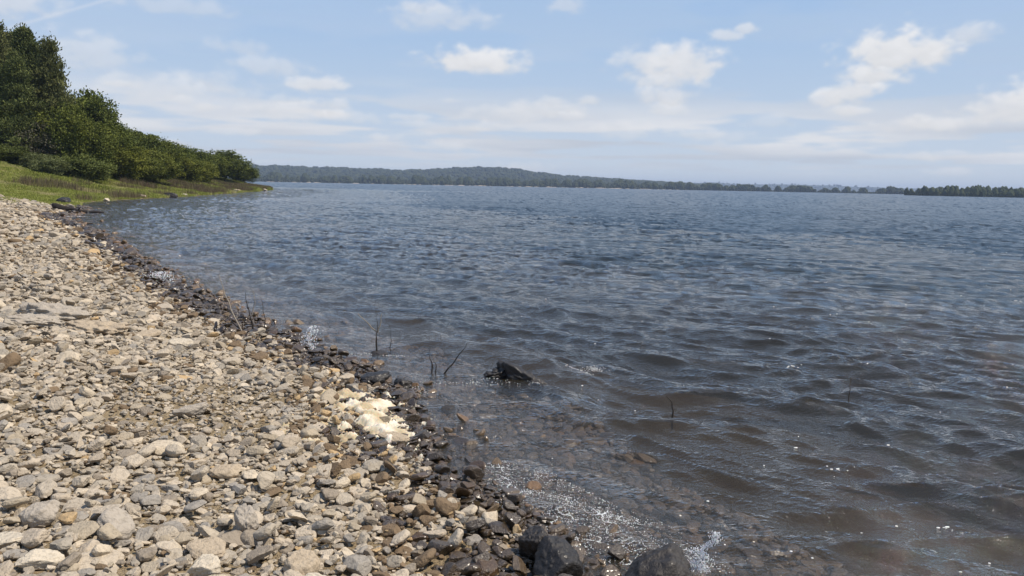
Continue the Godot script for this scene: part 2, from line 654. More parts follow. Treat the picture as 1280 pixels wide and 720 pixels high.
func build_water() -> void:
	var rs := PackedFloat32Array()
	var r := 1.2
	while r < 7700.0:
		rs.append(r)
		r += r * (0.0052 if r < 16.0 else (0.0085 if r < 110.0 else 0.04))
	var az := PackedFloat32Array()
	var a := -88.0
	while a < 88.0:
		az.append(deg_to_rad(a))
		a += 0.115 if absf(a) < 38.0 else 1.0
	var nc := az.size()
	var v := PackedVector3Array()
	var n := PackedVector3Array()
	v.resize(rs.size() * nc)
	n.resize(rs.size() * nc)
	var idx := PackedInt32Array()
	var use := PackedByteArray()
	use.resize(rs.size() * nc)
	for i in rs.size():
		for j in nc:
			var x := sin(az[j]) * rs[i]
			var z := -cos(az[j]) * rs[i]
			var at := i * nc + j
			if inland(x, z) > 1.5:
				v[at] = Vector3(x, 0, z)
				n[at] = Vector3.UP
				continue
			use[at] = 1
			wave(x, z)
			v[at] = Vector3(x + wave_out[0], wave_out[1], z + wave_out[2])
			var keep := 1.0 - 0.55 * smoothstep(30.0, 140.0, rs[i])
			n[at] = Vector3(wave_out[3] * keep, wave_out[4], wave_out[5] * keep).normalized()
	# sheltered water by the shore, then ever more ruffled water out on the lake
	var zones := [PackedInt32Array(), PackedInt32Array(), PackedInt32Array()]
	for i in range(1, rs.size()):
		for j in range(1, nc):
			var p := (i - 1) * nc + j - 1
			var q := p + nc
			if use[p] and use[p + 1] and use[q] and use[q + 1]:
				var off := -inland(v[p].x, v[p].z) + noise.get_noise_2d(v[p].x * 0.12, v[p].z * 0.12) * 3.5 + noise.get_noise_2d(v[p].x * 0.9, v[p].z * 0.9) * 3.0
				var zone := 0 if off < 13.0 else (1 if off < 30.0 else 2)
				zones[zone].append_array(PackedInt32Array([p, q, p + 1, p + 1, q, q + 1]))
	var mesh := ArrayMesh.new()
	var ripples := noise_texture(61, 0.020, 4, [], 1024)
	for zone in 3:
		var arr := []
		arr.resize(Mesh.ARRAY_MAX)
		var back := PackedInt32Array()
		back.resize(v.size())
		back.fill(-1)
		var zv := PackedVector3Array()
		var zn := PackedVector3Array()
		var zi: PackedInt32Array = zones[zone]
		for k in zi.size():
			var o := zi[k]
			if back[o] < 0:
				back[o] = zv.size()
				zv.append(v[o])
				zn.append(n[o])
			zi[k] = back[o]
		arr[Mesh.ARRAY_VERTEX] = zv
		arr[Mesh.ARRAY_NORMAL] = zn
		arr[Mesh.ARRAY_INDEX] = zi
		mesh.add_surface_from_arrays(Mesh.PRIMITIVE_TRIANGLES, arr)
		var m := StandardMaterial3D.new()
		var body: Color = [Color(0.050, 0.039, 0.018), Color(0.019, 0.025, 0.020), Color(0.006, 0.018, 0.028)][zone].linear_to_srgb()
		m.metallic_specular = 0.48
		if zone < 2:
			body.a = [0.36, 0.5][zone]
			m.transparency = BaseMaterial3D.TRANSPARENCY_ALPHA
		m.albedo_color = body
		m.roughness = [0.03, 0.10, 0.27][zone]
		m.uv1_triplanar = true
		m.uv1_world_triplanar = true
		m.uv1_scale = Vector3(0.55, 0.55, 0.9)
		m.heightmap_enabled = true
		m.heightmap_texture = ripples
		m.heightmap_scale = [1.6, 1.4, 1.3][zone]
		mesh.surface_set_material(zone, m)
	var o := put("lake_water", mesh, null, self)
	o.set_meta("kind", "structure")


# ------------------------------------------------------------------ far shores
func table(t: Array, at: float) -> float:
	if at <= t[0][0]:
		return t[0][1]
	for i in range(1, t.size()):
		if at <= t[i][0]:
			return lerpf(t[i - 1][1], t[i][1], (at - t[i - 1][0]) / (t[i][0] - t[i - 1][0]))
	return t[-1][1]


func build_hills() -> void:
	var crest_main := [[-60.0, 6.0], [-39.7, 9.0], [-28.1, 12.4], [-21.2, 14.9], [-17.6, 16.5], [-13.5, 16.4], [-10.8, 15.6], [-8.0, 15.2], [-5.5, 16.6], [-3.8, 19.2], [-1.9, 20.8], [-0.2, 19.5], [1.5, 16.1], [3.2, 12.8], [5.5, 10.6], [8.8, 8.0], [12.6, 4.6], [14.3, 2.6], [17.4, 1.0], [30.0, 0.5]]
	var crest_far := [[-70.0, 4.0], [8.0, 2.0], [11.0, 5.6], [12.6, 8.7], [14.2, 8.8], [15.8, 7.6], [17.9, 8.5], [19.9, 8.2], [22.4, 7.4], [24.3, 6.6], [28.8, 5.9], [36.8, 5.3], [70.0, 4.0]]
	var front := [[-60.0, 6.0], [-20.0, 7.6], [0.0, 7.2], [7.7, 7.0], [12.6, 5.4], [14.2, 3.6], [16.9, 3.4], [19.4, 3.3], [21.9, 3.4], [23.8, 3.6], [25.7, 4.0], [34.0, 6.0], [70.0, 6.0]]
	var right := [[20.0, -0.5], [23.4, 0.4], [24.7, 5.0], [25.7, 5.6], [27.0, 7.0], [28.3, 8.6], [29.4, 9.4], [30.5, 7.8], [32.1, 7.4], [40.2, 8.0], [70.0, 8.0]]
	var hm := plain(Color(0.045, 0.058, 0.030), 1.0)
	hm.albedo_texture = noise_texture(71, 0.02, 5, [[0.0, 0.6, 0.6, 0.6], [1.0, 1.0, 1.0, 1.0]], 512)
	hm.uv1_triplanar = true
	hm.uv1_world_triplanar = true
	hm.uv1_scale = Vector3(0.004, 0.004, 0.004)
	var crown := blob_mesh(5, 2)
	var pointed := blob_mesh(9, 2, true)
	var leaf := plain(Color(1, 1, 1), 1.0)
	leaf.vertex_color_use_as_albedo = true
	leaf.metallic_specular = 0.1
	var rng := RandomNumberGenerator.new()
	rng.seed = 17
	# name, near radius, crest radius, back radius, crest table, azimuths, tree height, tree count
	var sets := [
		["hills", 2250.0, 3300.0, 4300.0, crest_main, -60.0, 22.0, 11.0, 14000],
		["distant_hills", 6200.0, 7000.0, 7600.0, crest_far, -60.0, 60.0, 12.0, 2500],
		["far_shore", 1780.0, 1900.0, 2300.0, front, -60.0, 60.0, 10.0, 14000],
		["wooded_point", 985.0, 1030.0, 1180.0, right, 21.0, 60.0, 11.0, 5000],
	]
	for s in sets:
		var v := PackedVector3Array()
		var idx := PackedInt32Array()
		var steps := 9
		var n := int((s[6] - s[5]) / 0.15)
		for i in n + 1:
			var a: float = lerpf(s[5], s[6], float(i) / n)
			for j in steps + 1:
				var r: float
				var t: float
				if j <= 6:
					t = j / 6.0
					r = lerpf(s[1], s[2], t)
				else:
					t = 1.0 - (j - 6) / 3.0
					r = lerpf(s[2], s[3], 1.0 - t)
				v.append(Vector3(sin(deg_to_rad(a)) * r, hill_y(s, a, t, j), -cos(deg_to_rad(a)) * r))
				if i > 0 and j > 0:
					var p := (i - 1) * (steps + 1) + j - 1
					var q := p + steps + 1
					idx.append_array(PackedInt32Array([p, p + 1, q, q, p + 1, q + 1]))
		var o := put(s[0], pack(v, normals_of(v, idx), idx), hm, self)
		o.set_meta("kind", "structure")
		var where := []
		var tints := PackedColorArray()
		for i in s[8]:
			var a := rng.randf_range(maxf(s[5], -42.0), minf(s[6], 46.0))
			var t := rng.randf()
			if s[0] in ["far_shore", "wooded_point"]:
				t = 0.05 + 0.95 * rng.randf()
			var r: float = lerpf(s[1], s[2], t)
			var y := hill_y(s, a, t, 0)
			if y < 0.1:
				continue
			var high: float = s[7] * (0.4 + 0.85 * pow(rng.randf(), 1.5))
			if table(s[4], a) < 3.0:
				high *= 0.4
			if s[0] == "far_shore":
				# groves and clearings
				var grove := noise.get_noise_1d(a * 1.3) + 0.5 * noise.get_noise_1d(a * 4.1)
				high *= clampf(0.75 + grove * 0.7, 0.25, 1.15)
			if s[0] == "wooded_point":
				high *= clampf(0.75 + 0.8 * noise.get_noise_1d(a * 3.7 + 50.0) + 0.35 * noise.get_noise_1d(a * 11.0), 0.45, 1.1) * smoothstep(22.0, 26.5, a) * 0.62
			var wide := high * rng.randf_range(0.28, 0.5) * (1.5 if s[1] > 2000.0 else 1.0)
			var b := Basis(Vector3.UP, rng.randf() * TAU).scaled(Vector3(wide, high * 0.62, wide))
			where.append(Transform3D(b, Vector3(sin(deg_to_rad(a)) * r, y + high * 0.42, -cos(deg_to_rad(a)) * r)))
			var lighter := 1.3 if s[0] == "wooded_point" else 1.0
			tints.append(lighter * Color(0.030, 0.040, 0.024).lerp(Color(0.058, 0.068, 0.034), rng.randf()))
		var wood := many({"hills": "hill_forest", "distant_hills": "distant_forest", "far_shore": "far_shore_woods", "wooded_point": "point_woods"}[s[0]], pointed if s[0] == "wooded_point" else crown, leaf, where, tints, self)
		tag(wood, {"hills": "dense dark green forest covering the long hill across the lake", "distant_hills": "hazy blue forest on the most distant hills", "far_shore": "belt of low trees along the far lake shore below the hill", "wooded_point": "dark row of taller trees on the wooded point across the lake"}[s[0]], "forest")
	# pale strand below the far woods
	var sand := PackedVector3Array()
	var si := PackedInt32Array()
	for i in 401:
		var a := lerpf(-30.0, 12.0, i / 400.0)
		var hi := maxf(-0.25, 0.1 + 1.7 * noise.get_noise_1d(a * 2.3 + 4.0))
		for j in 2:
			var r := 1770.0 + j * 14.0
			sand.append(Vector3(sin(deg_to_rad(a)) * r, -0.3 if j == 0 else hi, -cos(deg_to_rad(a)) * r))
		if i > 0:
			var p := (i - 1) * 2
			si.append_array(PackedInt32Array([p, p + 1, p + 2, p + 2, p + 1, p + 3]))
	var strand := put("strand", pack(sand, normals_of(sand, si), si), plain(Color(0.36, 0.30, 0.22), 1.0), self)
	strand.set_meta("kind", "structure")


func hill_y(s: Array, a: float, t: float, j: int) -> float:
	var top: float = table(s[4], a) * s[2] / 1000.0 + 2.2
	if s[0] == "hills":
		top -= 7.0
	elif s[0] == "distant_hills":
		top -= 6.0
	else:
		top -= 8.0
	top = maxf(top, -0.6)
	var u := t * t * (3.0 - 2.0 * t) if s[0] == "hills" else t
	return -0.4 + (top + 0.4) * u + noise.get_noise_2d(a * 0.8, t * 3.0 + s[1]) * 0.06 * top * u


func blob_mesh(seed_no: int, sub: int, tall := false) -> ArrayMesh:
	var b := ico(sub)
	var v: PackedVector3Array = b[0]
	for i in v.size():
		var d := v[i]
		var r := 1.0 + 0.34 * noise.get_noise_3d(d.x * 2.1 + seed_no, d.y * 2.1, d.z * 2.1) + 0.24 * noise.get_noise_3d(d.x * 5.0, d.y * 5.0 + seed_no, d.z * 5.0)
		v[i] = d * r
		if tall:
			v[i].x *= 1.0 - 0.3 * d.y
			v[i].z *= 1.0 - 0.3 * d.y
	return pack(v, normals_of(v, b[1]), b[1])


# ------------------------------------------------------------------ boulders and single stones
func rock(called: String, mesh: ArrayMesh, at: Vector3, size: Vector3, turn: Vector3, mat: Material, label: String, category := "rock", group := "") -> MeshInstance3D:
	var o := MeshInstance3D.new()
	o.name = numbered(called)
	o.mesh = mesh
	o.material_override = mat
	add_child(o)
	o.position = at
	o.basis = Basis.from_euler(turn * PI / 180.0).scaled_local(size)
	tag(o, label, category, group)
	return o


var blockers := []   # [x, z, radius] of the single rocks, kept free of shingle


func build_boulders() -> void:
	var black := stone_material(Color(0.015, 0.012, 0.010), 0.55, true, 0.12)
	var black2 := stone_material(Color(0.024, 0.018, 0.013), 0.55, true, 0.15)
	var grey := stone_material(Color(0.42, 0.375, 0.315), 0.9)
	var pale := stone_material(Color(0.60, 0.53, 0.42), 0.9)
	var tan := stone_material(Color(0.46, 0.38, 0.28), 0.9)
	var b0 := stone_mesh(301, 4, 9, 0.035, 22.0)
	var b1 := stone_mesh(302, 4, 8, 0.035, 26.0)
	var b2 := stone_mesh(303, 4, 7, 0.04, 24.0)
	var b3 := stone_mesh(304, 4, 10, 0.03, 20.0)
	var b4 := stone_mesh(305, 4, 6, 0.03, 26.0)
	rock("boulder", b0, Vector3(0.27, 0.03, -4.36), Vector3(0.17, 0.20, 0.17), Vector3(8, 40, -14), black, "wet black boulder with a split top beside the brown wet stones", "boulder")
	rock("boulder", b1, Vector3(0.17, 0.07, -4.52), Vector3(0.10, 0.17, 0.10), Vector3(-10, 80, 12), black2, "narrow wet black boulder leaning on the split-topped boulder", "boulder")
	rock("boulder", b3, Vector3(0.86, 0.03, -4.34), Vector3(0.21, 0.19, 0.18), Vector3(-6, 15, 16), black2, "dark wet boulder standing in the water next to the splash jet", "boulder")
	var wedge := stone_mesh(311, 4, 0, 0.09, 40.0, [[Vector3(-1.0, -0.12, 0.5), 0.50], [Vector3(0.42, 1.0, -0.12), 0.42], [Vector3(-0.15, 0.12, 1.0), 0.34], [Vector3(0.3, 0.2, -1.0), 0.5], [Vector3(1, 0.2, 0.4), 0.9]])
	rock("slab_rock", wedge, Vector3(0.17, -0.05, -9.05), Vector3(0.46, 0.24, 0.26), Vector3(0, -14, -12), black, "black sloping rock slab rising from the lake water", "rock")
	rock("low_rock", stone_mesh(331, 4, 8, 0.16, 20.0), Vector3(-0.14, 0.0, -9.12), Vector3(0.20, 0.10, 0.13), Vector3(0, 20, 6), black, "low black rock awash beside the sloping slab", "rock")
	rock("awash_rock", b0, Vector3(-1.72, -0.04, -10.25), Vector3(0.17, 0.10, 0.12), Vector3(0, 60, 0), black2, "small dark rock awash at the foot of the forked twig", "rock")
	rock("awash_rock", b3, Vector3(-0.62, -0.04, -7.8), Vector3(0.10, 0.085, 0.09), Vector3(0, 10, 0), black2, "small brown rock awash in calm shallows next to the cream foam", "rock")
	rock("shore_boulder", b1, Vector3(-1.52, 0.02, -8.72), Vector3(0.21, 0.13, 0.16), Vector3(0, 30, 5), black, "broad wet black rock at the water's edge above the cream foam", "boulder")
	rock("shore_boulder", b2, Vector3(-1.16, 0.01, -8.55), Vector3(0.14, 0.12, 0.11), Vector3(0, 110, -8), black2, "pointed wet dark rock where the small wave breaks", "boulder")
	var rugged := [stone_mesh(321, 4, 9, 0.10, 9.0), stone_mesh(322, 4, 8, 0.11, 9.0), stone_mesh(323, 4, 10, 0.12, 9.0)]
	# bedrock that looks through the shingle
	for s in [[-5.85, -10.15, 0.52, 0.19, 0.27, 12, rugged[0], "long low grey bedrock hump looking out of the shingle"], [-5.10, -9.80, 0.42, 0.14, 0.26, -10, rugged[1], "smooth sloping tan bedrock slab below the bedrock hump"], [-5.65, -9.55, 0.36, 0.11, 0.18, 30, rugged[2], "weathered bedrock knob at the upper end of the outcrop"]]:
		rock("bedrock", s[6], Vector3(s[0], level(s[0], s[1]) + 0.07, s[1]), Vector3(s[2], s[3], s[4]), Vector3(3, s[5], -5), grey if s[5] > 0 else tan, s[7], "rock", "bedrock outcrop in the shingle")
		blockers.append([s[0], s[1], s[2] * 0.8])
	# large stones on the dry shingle: x, z, half sizes, turn, mesh, material, label
	var big := [
		[-2.60, -4.28, 0.095, 0.085, 0.085, Vector3(0, 20, 6), b3, grey, "rounded rough grey stone between paler stones"],
		[-2.16, -4.22, 0.085, 0.075, 0.105, Vector3(24, 60, -12), b4, grey, "tilted grey triangular stone leaning uphill"],
		[-1.53, -4.50, 0.060, 0.11, 0.085, Vector3(10, 25, 10), b2, grey, "upright grey block with a shaded flat side"],
		[-1.62, -4.12, 0.115, 0.045, 0.085, Vector3(10, -25, -8), b1, tan, "flat brownish slab tilted over a pale round stone"],
		[-1.53, -3.83, 0.090, 0.062, 0.070, Vector3(0, 0, 4), b0, pale, "pale rounded boulder-like stone below the flat slab"],
		[-1.08, -4.02, 0.085, 0.075, 0.075, Vector3(6, 35, 6), b4, tan, "squared tan stone with a straight edge near orange pebbles"],
		[-0.94, -3.80, 0.085, 0.075, 0.080, Vector3(0, 120, -10), b2, pale, "blocky pale stone next to the brown wet stones"],
		[-2.62, -3.95, 0.14, 0.035, 0.07, Vector3(0, -8, 5), b1, pale, "long thin pale slab lying flat on the shingle"],
		[-2.28, -3.70, 0.11, 0.045, 0.06, Vector3(6, 30, -12), b0, pale, "wedge of cream stone overhanging its own shadow"],
		[-1.95, -5.35, 0.10, 0.05, 0.08, Vector3(8, 15, 0), b3, tan, "broad brown stone half sunk among small stones"],
		[-2.72, -6.62, 0.15, 0.06, 0.06, Vector3(0, 28, 10), b1, grey, "long weathered stone lying in the earthy dip"],
		[-3.98, -9.5, 0.15, 0.075, 0.10, Vector3(4, 10, 0), b2, pale, "big pale stone below the bedrock outcrop"],
		[-4.55, -9.9, 0.15, 0.06, 0.10, Vector3(-4, 50, 6), b4, tan, "big tan stone next to the smooth bedrock slab"],
		[-0.98, -6.55, 0.14, 0.05, 0.08, Vector3(4, -12, -6), b1, tan, "flat tan stone below the cream foam"],
	]
	for s in big:
		rock("large_stone", s[6], Vector3(s[0], level(s[0], s[1]) + s[3] * 0.55 + 0.015, s[1]), Vector3(s[2], s[3], s[4]) * 1.12, s[5], s[7], s[8], "stone", "large stones on the dry shingle")
		blockers.append([s[0], s[1], maxf(s[2], s[4]) * 0.95])
	# rocks along the grassy bank
	for s in [[-35.1, -63.0, 0.55, 0.5, 0.5, black, "dark rock on the edge of the grassy bank"], [-40.7, -95.8, 0.85, 0.55, 0.6, black2, "dark square rock at the waterline of the grassy bank"], [-41.5, -90.0, 0.6, 0.3, 0.5, tan, "pale rounded rock on the muddy edge of the grass"], [-42.5, -104.0, 0.8, 0.3, 0.5, grey, "flat grey rock lying in the bank grass"], [-50.8, -148.0, 1.0, 0.4, 0.7, tan, "pale rock near the far end of the grassy bank"], [-49.0, -140.0, 1.1, 0.45, 0.7, black2, "dark low rock near the far end of the grassy bank"], [-56.2, -182.0, 1.2, 0.4, 0.9, grey, "grey rock by the reeds at the tip of the bank"], [-38.8, -77.0, 0.30, 0.25, 0.3, pale, "small white rock at the head of the little cove"]]:
		rock("bank_rock", b3, Vector3(s[0], maxf(level(s[0], s[1]), -0.05) + s[3] * 0.4, s[1]), Vector3(s[2], s[3], s[4]), Vector3(0, s[0] * 40.0, 0), s[5], s[6], "rock", "rocks along the grassy bank")


func build_stones() -> void:
	var rng := RandomNumberGenerator.new()
	rng.seed = 4242
	var variants := []
	for i in 14:
		variants.append(stone_mesh(100 + i * 7, 3, 5 + i % 5, 0.016, 34.0 + (i % 4) * 14.0, [], true))
	var palette := [Color(0.51, 0.440, 0.345), Color(0.46, 0.400, 0.315), Color(0.38, 0.338, 0.275), Color(0.57, 0.49, 0.375), Color(0.42, 0.358, 0.268), Color(0.33, 0.302, 0.262), Color(0.49, 0.417, 0.322), Color(0.30, 0.255, 0.20), Color(0.50, 0.36, 0.20), Color(0.20, 0.145, 0.092)]
	var odds := [0.15, 0.29, 0.43, 0.53, 0.66, 0.77, 0.87, 0.955, 0.968, 1.0]
	var mats := []
	var wet_mats := []
	for c in palette:
		mats.append(stone_material(c, 0.92))
		wet_mats.append(stone_material(Color(c.r * 0.155, c.g * 0.120, c.b * 0.083), 0.4, true))
	var spots := []   # [x, z, radius]
	var grid := {}
	var cell := 0.25
	for b in blockers:
		add_spot(grid, cell, b[0], b[1], b[2])
	# ahead from, to, smallest and largest radius, tries, packing
	var passes := [
		[1.5, 9.5, 0.062, 0.11, 200, 0.95], [9.5, 22.0, 0.07, 0.13, 500, 0.95], [22.0, 60.0, 0.10, 0.22, 900, 0.95],
		[1.5, 9.5, 0.034, 0.068, 11000, 0.72], [9.5, 22.0, 0.040, 0.075, 10000, 0.72], [22.0, 62.0, 0.06, 0.12, 9000, 0.8],
		[1.5, 9.5, 0.021, 0.036, 22000, 0.68], [9.5, 22.0, 0.026, 0.045, 16000, 0.72], [22.0, 62.0, 0.045, 0.07, 12000, 0.72],
	]
	for p in passes:
		for k in p[4]:
			var f := rng.randf_range(p[0], p[1])
			var d := rng.randf_range(-2.0, 6.4)
			if d < -0.9 and rng.randf() < 0.35:
				continue
			var q := shore_point(f, d)
			var r: float = lerpf(p[2], p[3], pow(rng.randf(), 1.7))
			# an earthy dip with fewer stones
			var dip := Vector2(q.x + 2.75, (q.y + 6.9) * 0.8).length()
			if dip < 0.75 and r > 0.022 and rng.randf() < 0.8:
				continue
			if f > 54.0 and grassy(q.x, q.y) > 0.35:
				continue
			if not free_spot(grid, cell, q.x, q.y, r, p[5]):
				continue
			add_spot(grid, cell, q.x, q.y, r)
			spots.append([q.x, q.y, r, d, f])
	# a second layer lying on the first
	var upper := {}
	for p in [[1.5, 9.5, 0.028, 0.064, 5200], [9.5, 24.0, 0.04, 0.075, 3600], [24.0, 50.0, 0.06, 0.11, 2600]]:
		for k in p[4]:
			var f := rng.randf_range(p[0], p[1])
			var d := rng.randf_range(-0.6, 6.4)
			var q := shore_point(f, d)
			var r: float = lerpf(p[2], p[3], pow(rng.randf(), 1.5))
			var dip := Vector2(q.x + 2.75, (q.y + 6.9) * 0.8).length()
			if dip < 0.8 or Vector2(q.x + 1.22, (q.y + 7.15) * 0.55).length() < 0.34 or not free_spot(upper, cell, q.x, q.y, r, 1.25):
				continue
			var clear := true
			for b in blockers:
				if Vector2(q.x - b[0], q.y - b[1]).length() < b[2] + r * 0.6:
					clear = false
					break
			if clear:
				add_spot(upper, cell, q.x, q.y, r)
				spots.append([q.x, q.y, r, d, f, r * rng.randf_range(0.5, 0.95)])
	# small filling gravel, laid without a test
	for k in 36000:
		var f := rng.randf_range(1.5, 15.0)
		var d := rng.randf_range(-0.8, 6.4)
		var q := shore_point(f, d)
		spots.append([q.x, q.y, rng.randf_range(0.009, 0.022) * (1.0 if f < 9.0 else 1.35), d, f, rng.randf_range(-0.004, 0.035)])
	print("stones: ", spots.size())
	# largest in the picture first
	var order := []
	for i in spots.size():
		var s = spots[i]
		var in_view: bool = absf(s[0]) < 0.66 * s[4] and s[4] > 3.4
		order.append([s[2] / s[4] if in_view else 0.0, i])
	order.sort_custom(func(a, b): return a[0] > b[0])
	var dry_left := 300
	var wet_left := 300
	var where := []
	var tints := []
	for i in 12:
		where.append([])
		tints.append(PackedColorArray())
	for o in order:
		var s = spots[o[1]]
		var r: float = s[2]
		var g := level(s[0], s[1])
		var wet: bool = s[3] < 0.44 + 0.42 * noise.get_noise_2d(s[0] * 1.1, s[1] * 1.1) + 0.25 * noise.get_noise_2d(s[0] * 5.0, s[1] * 5.0)
		var size := Vector3(r * rng.randf_range(1.05, 1.5), r * rng.randf_range(0.34, 0.9), r * rng.randf_range(0.85, 1.2))
		var b := Basis.from_euler(Vector3(rng.randfn() * 0.24, rng.randf() * TAU, rng.randfn() * 0.24)).scaled_local(size)
		var y := g + size.y * rng.randf_range(0.22, 0.75)
		if s.size() > 5:
			y += s[5]
			b = Basis.from_euler(Vector3(rng.randfn() * 0.38, rng.randf() * TAU, rng.randfn() * 0.38)).scaled_local(size)
		var at := Transform3D(b, Vector3(s[0], y, s[1]))
		var pick := rng.randf()
		var pc := 0
		while odds[pc] < pick:
			pc += 1
		if wet and rng.randf() < 0.12:
			pc = 8
		# damp brown stones between the wet and the dry
		if not wet and s[3] < 0.95 + 0.35 * noise.get_noise_2d(s[0] * 0.9 + 20.0, s[1] * 0.9) and rng.randf() < 0.38:
			pc = 9 if rng.randf() < 0.85 else 8
		if o[0] > 0.0 and ((wet and wet_left > 0 and s[3] > -0.4) or (not wet and dry_left > 0)):
			if wet:
				wet_left -= 1
			else:
				dry_left -= 1
			var one := put("wet_stone" if wet else "stone", variants[rng.randi() % 14], wet_mats[pc] if wet else mats[pc], beach)
			one.transform = at
			continue
		var c: Color = palette[pc] * rng.randf_range(0.82, 1.12)
		if wet:
			c = Color(c.r * 0.155, c.g * 0.120, c.b * 0.083)
			if s[3] < -0.25:
				c = Color(c.r * 2.1, c.g * 2.0, c.b * 1.7)   # brown algae-filmed stones on the bed
		c.a = 1.0
		var slot := (7 + rng.randi() % 4) if wet else rng.randi() % 7
		where[slot].append(at)
		tints[slot].append(c)
	var dry_mat := stone_material(Color(1, 1, 1), 0.92)
	var wet_mat := stone_material(Color(1, 1, 1), 0.4, true)
	for i in 11:
		if where[i].size():
			many("wet_shingle" if i >= 7 else "shingle", variants[i], wet_mat if i >= 7 else dry_mat, where[i], tints[i], beach)


func add_spot(grid: Dictionary, cell: float, x: float, z: float, r: float) -> void:
	var key := Vector2i(floori(x / cell), floori(z / cell))
	if not grid.has(key):
		grid[key] = PackedVector3Array()
	grid[key].append(Vector3(x, z, r))


func free_spot(grid: Dictionary, cell: float, x: float, z: float, r: float, pack_by: float) -> bool:
	var kx := floori(x / cell)
	var kz := floori(z / cell)
	for i in range(-1, 2):
		for j in range(-1, 2):
			var key := Vector2i(kx + i, kz + j)
			if grid.has(key):
				for s: Vector3 in grid[key]:
					var dx := s.x - x
					var dz := s.y - z
					var m := (s.z + r) * pack_by
					if dx * dx + dz * dz < m * m:
						return false
	return true


# ------------------------------------------------------------------ trees
func leafy_material(c: Color, back: float) -> StandardMaterial3D:
	var m := plain(c, 0.75)
	m.metallic_specular = 0.25
	m.vertex_color_use_as_albedo = true
	m.backlight_enabled = true
	m.backlight = Color(back, back, back * 0.6)
	return m


func add_leaf(v: PackedVector3Array, col: PackedColorArray, idx: PackedInt32Array, at: Vector3, out: Vector3, s: float, tint: Color, rng: RandomNumberGenerator, narrow := 0.62) -> void:
	# a bent spray of leaves: two faces folded along a rib
	var t := (out + Vector3(rng.randfn(), rng.randfn(), rng.randfn()) * 0.8).normalized()
	var side := t.cross(Vector3(rng.randfn(), rng.randfn(), rng.randfn())).normalized()
	var up := side.cross(t)
	var k := v.size()
	v.append(at)
	v.append(at + t * s * 0.5 + side * s * narrow * 0.5 + up * s * 0.14)
	v.append(at + t * s - up * s * 0.06)
	v.append(at + t * s * 0.55 - side * s * narrow * 0.5 + up * s * 0.14)
	for i in 4:
		col.append(tint)
	idx.append_array(PackedInt32Array([k, k + 1, k + 2, k, k + 2, k + 3]))


func crown_mesh(seed_no: int, clumps: int, leaves: int, kind: String, dark: Color, light: Color) -> ArrayMesh:
	# a crown about 1 wide (radius 0.5) and 1 high, base at y = 0
	var rng := RandomNumberGenerator.new()
	rng.seed = seed_no
	var v := PackedVector3Array()
	var col := PackedColorArray()
	var idx := PackedInt32Array()
	for c in clumps:
		var at: Vector3
		var r: float
		if kind == "pine":
			var h := pow(rng.randf(), 1.1)
			var reach := 0.5 * pow(1.0 - h, 1.0) * (0.8 + 0.5 * noise.get_noise_2d(h * 9.0, seed_no)) + 0.025
			var a := rng.randf() * TAU
			reach *= (0.62 + 0.5 * fposmod(1.0 - h * 6.5 + 0.15 * sin(a * 2.0 + seed_no), 1.0)) * 1.15
			reach *= 0.85 + 0.5 * noise.get_noise_3d(cos(a) * 1.5, h * 6.0, sin(a) * 1.5 + seed_no)
			var o := reach * sqrt(rng.randf_range(0.25, 1.0))
			at = Vector3(cos(a) * o, h * 0.96, sin(a) * o)
			r = 0.055 + 0.03 * rng.randf()
		else:
			var d := Vector3(rng.randfn(), rng.randfn(), rng.randfn()).normalized()
			var lump := 1.0 + 0.22 * noise.get_noise_3d(d.x * 1.6 + seed_no, d.y * 1.6, d.z * 1.6) + 0.12 * noise.get_noise_3d(d.x * 4.0 + seed_no, d.y * 4.0, d.z * 4.0)
			var q := pow(rng.randf_range(0.12, 1.0), 0.42) * lump * 0.86
			at = Vector3(d.x * 0.46 * q, 0.5 + d.y * 0.46 * q, d.z * 0.46 * q)
			if kind == "shrub" or kind == "willow":
				at.y = maxf(at.y, 0.02 + rng.randf() * 0.12)
			r = rng.randf_range(0.06, 0.115)
		var tint := dark.lerp(light, clampf(0.5 + rng.randfn() * 0.28, 0.0, 1.0))
		for l in leaves:
			var o := Vector3(rng.randfn(), rng.randfn() * 0.75, rng.randfn()) * 0.5
			var p := at + o * r
			var out := o.normalized()
			if kind == "pine":
				out = (out + Vector3(0, 1.1, 0)).normalized()
			add_leaf(v, col, idx, p, out, rng.randf_range(0.022, 0.046) * (0.95 if kind == "pine" else 1.0), tint * rng.randf_range(0.85, 1.15), rng, 0.45 if kind == "pine" else 0.66)
	return pack(v, null, idx, col)


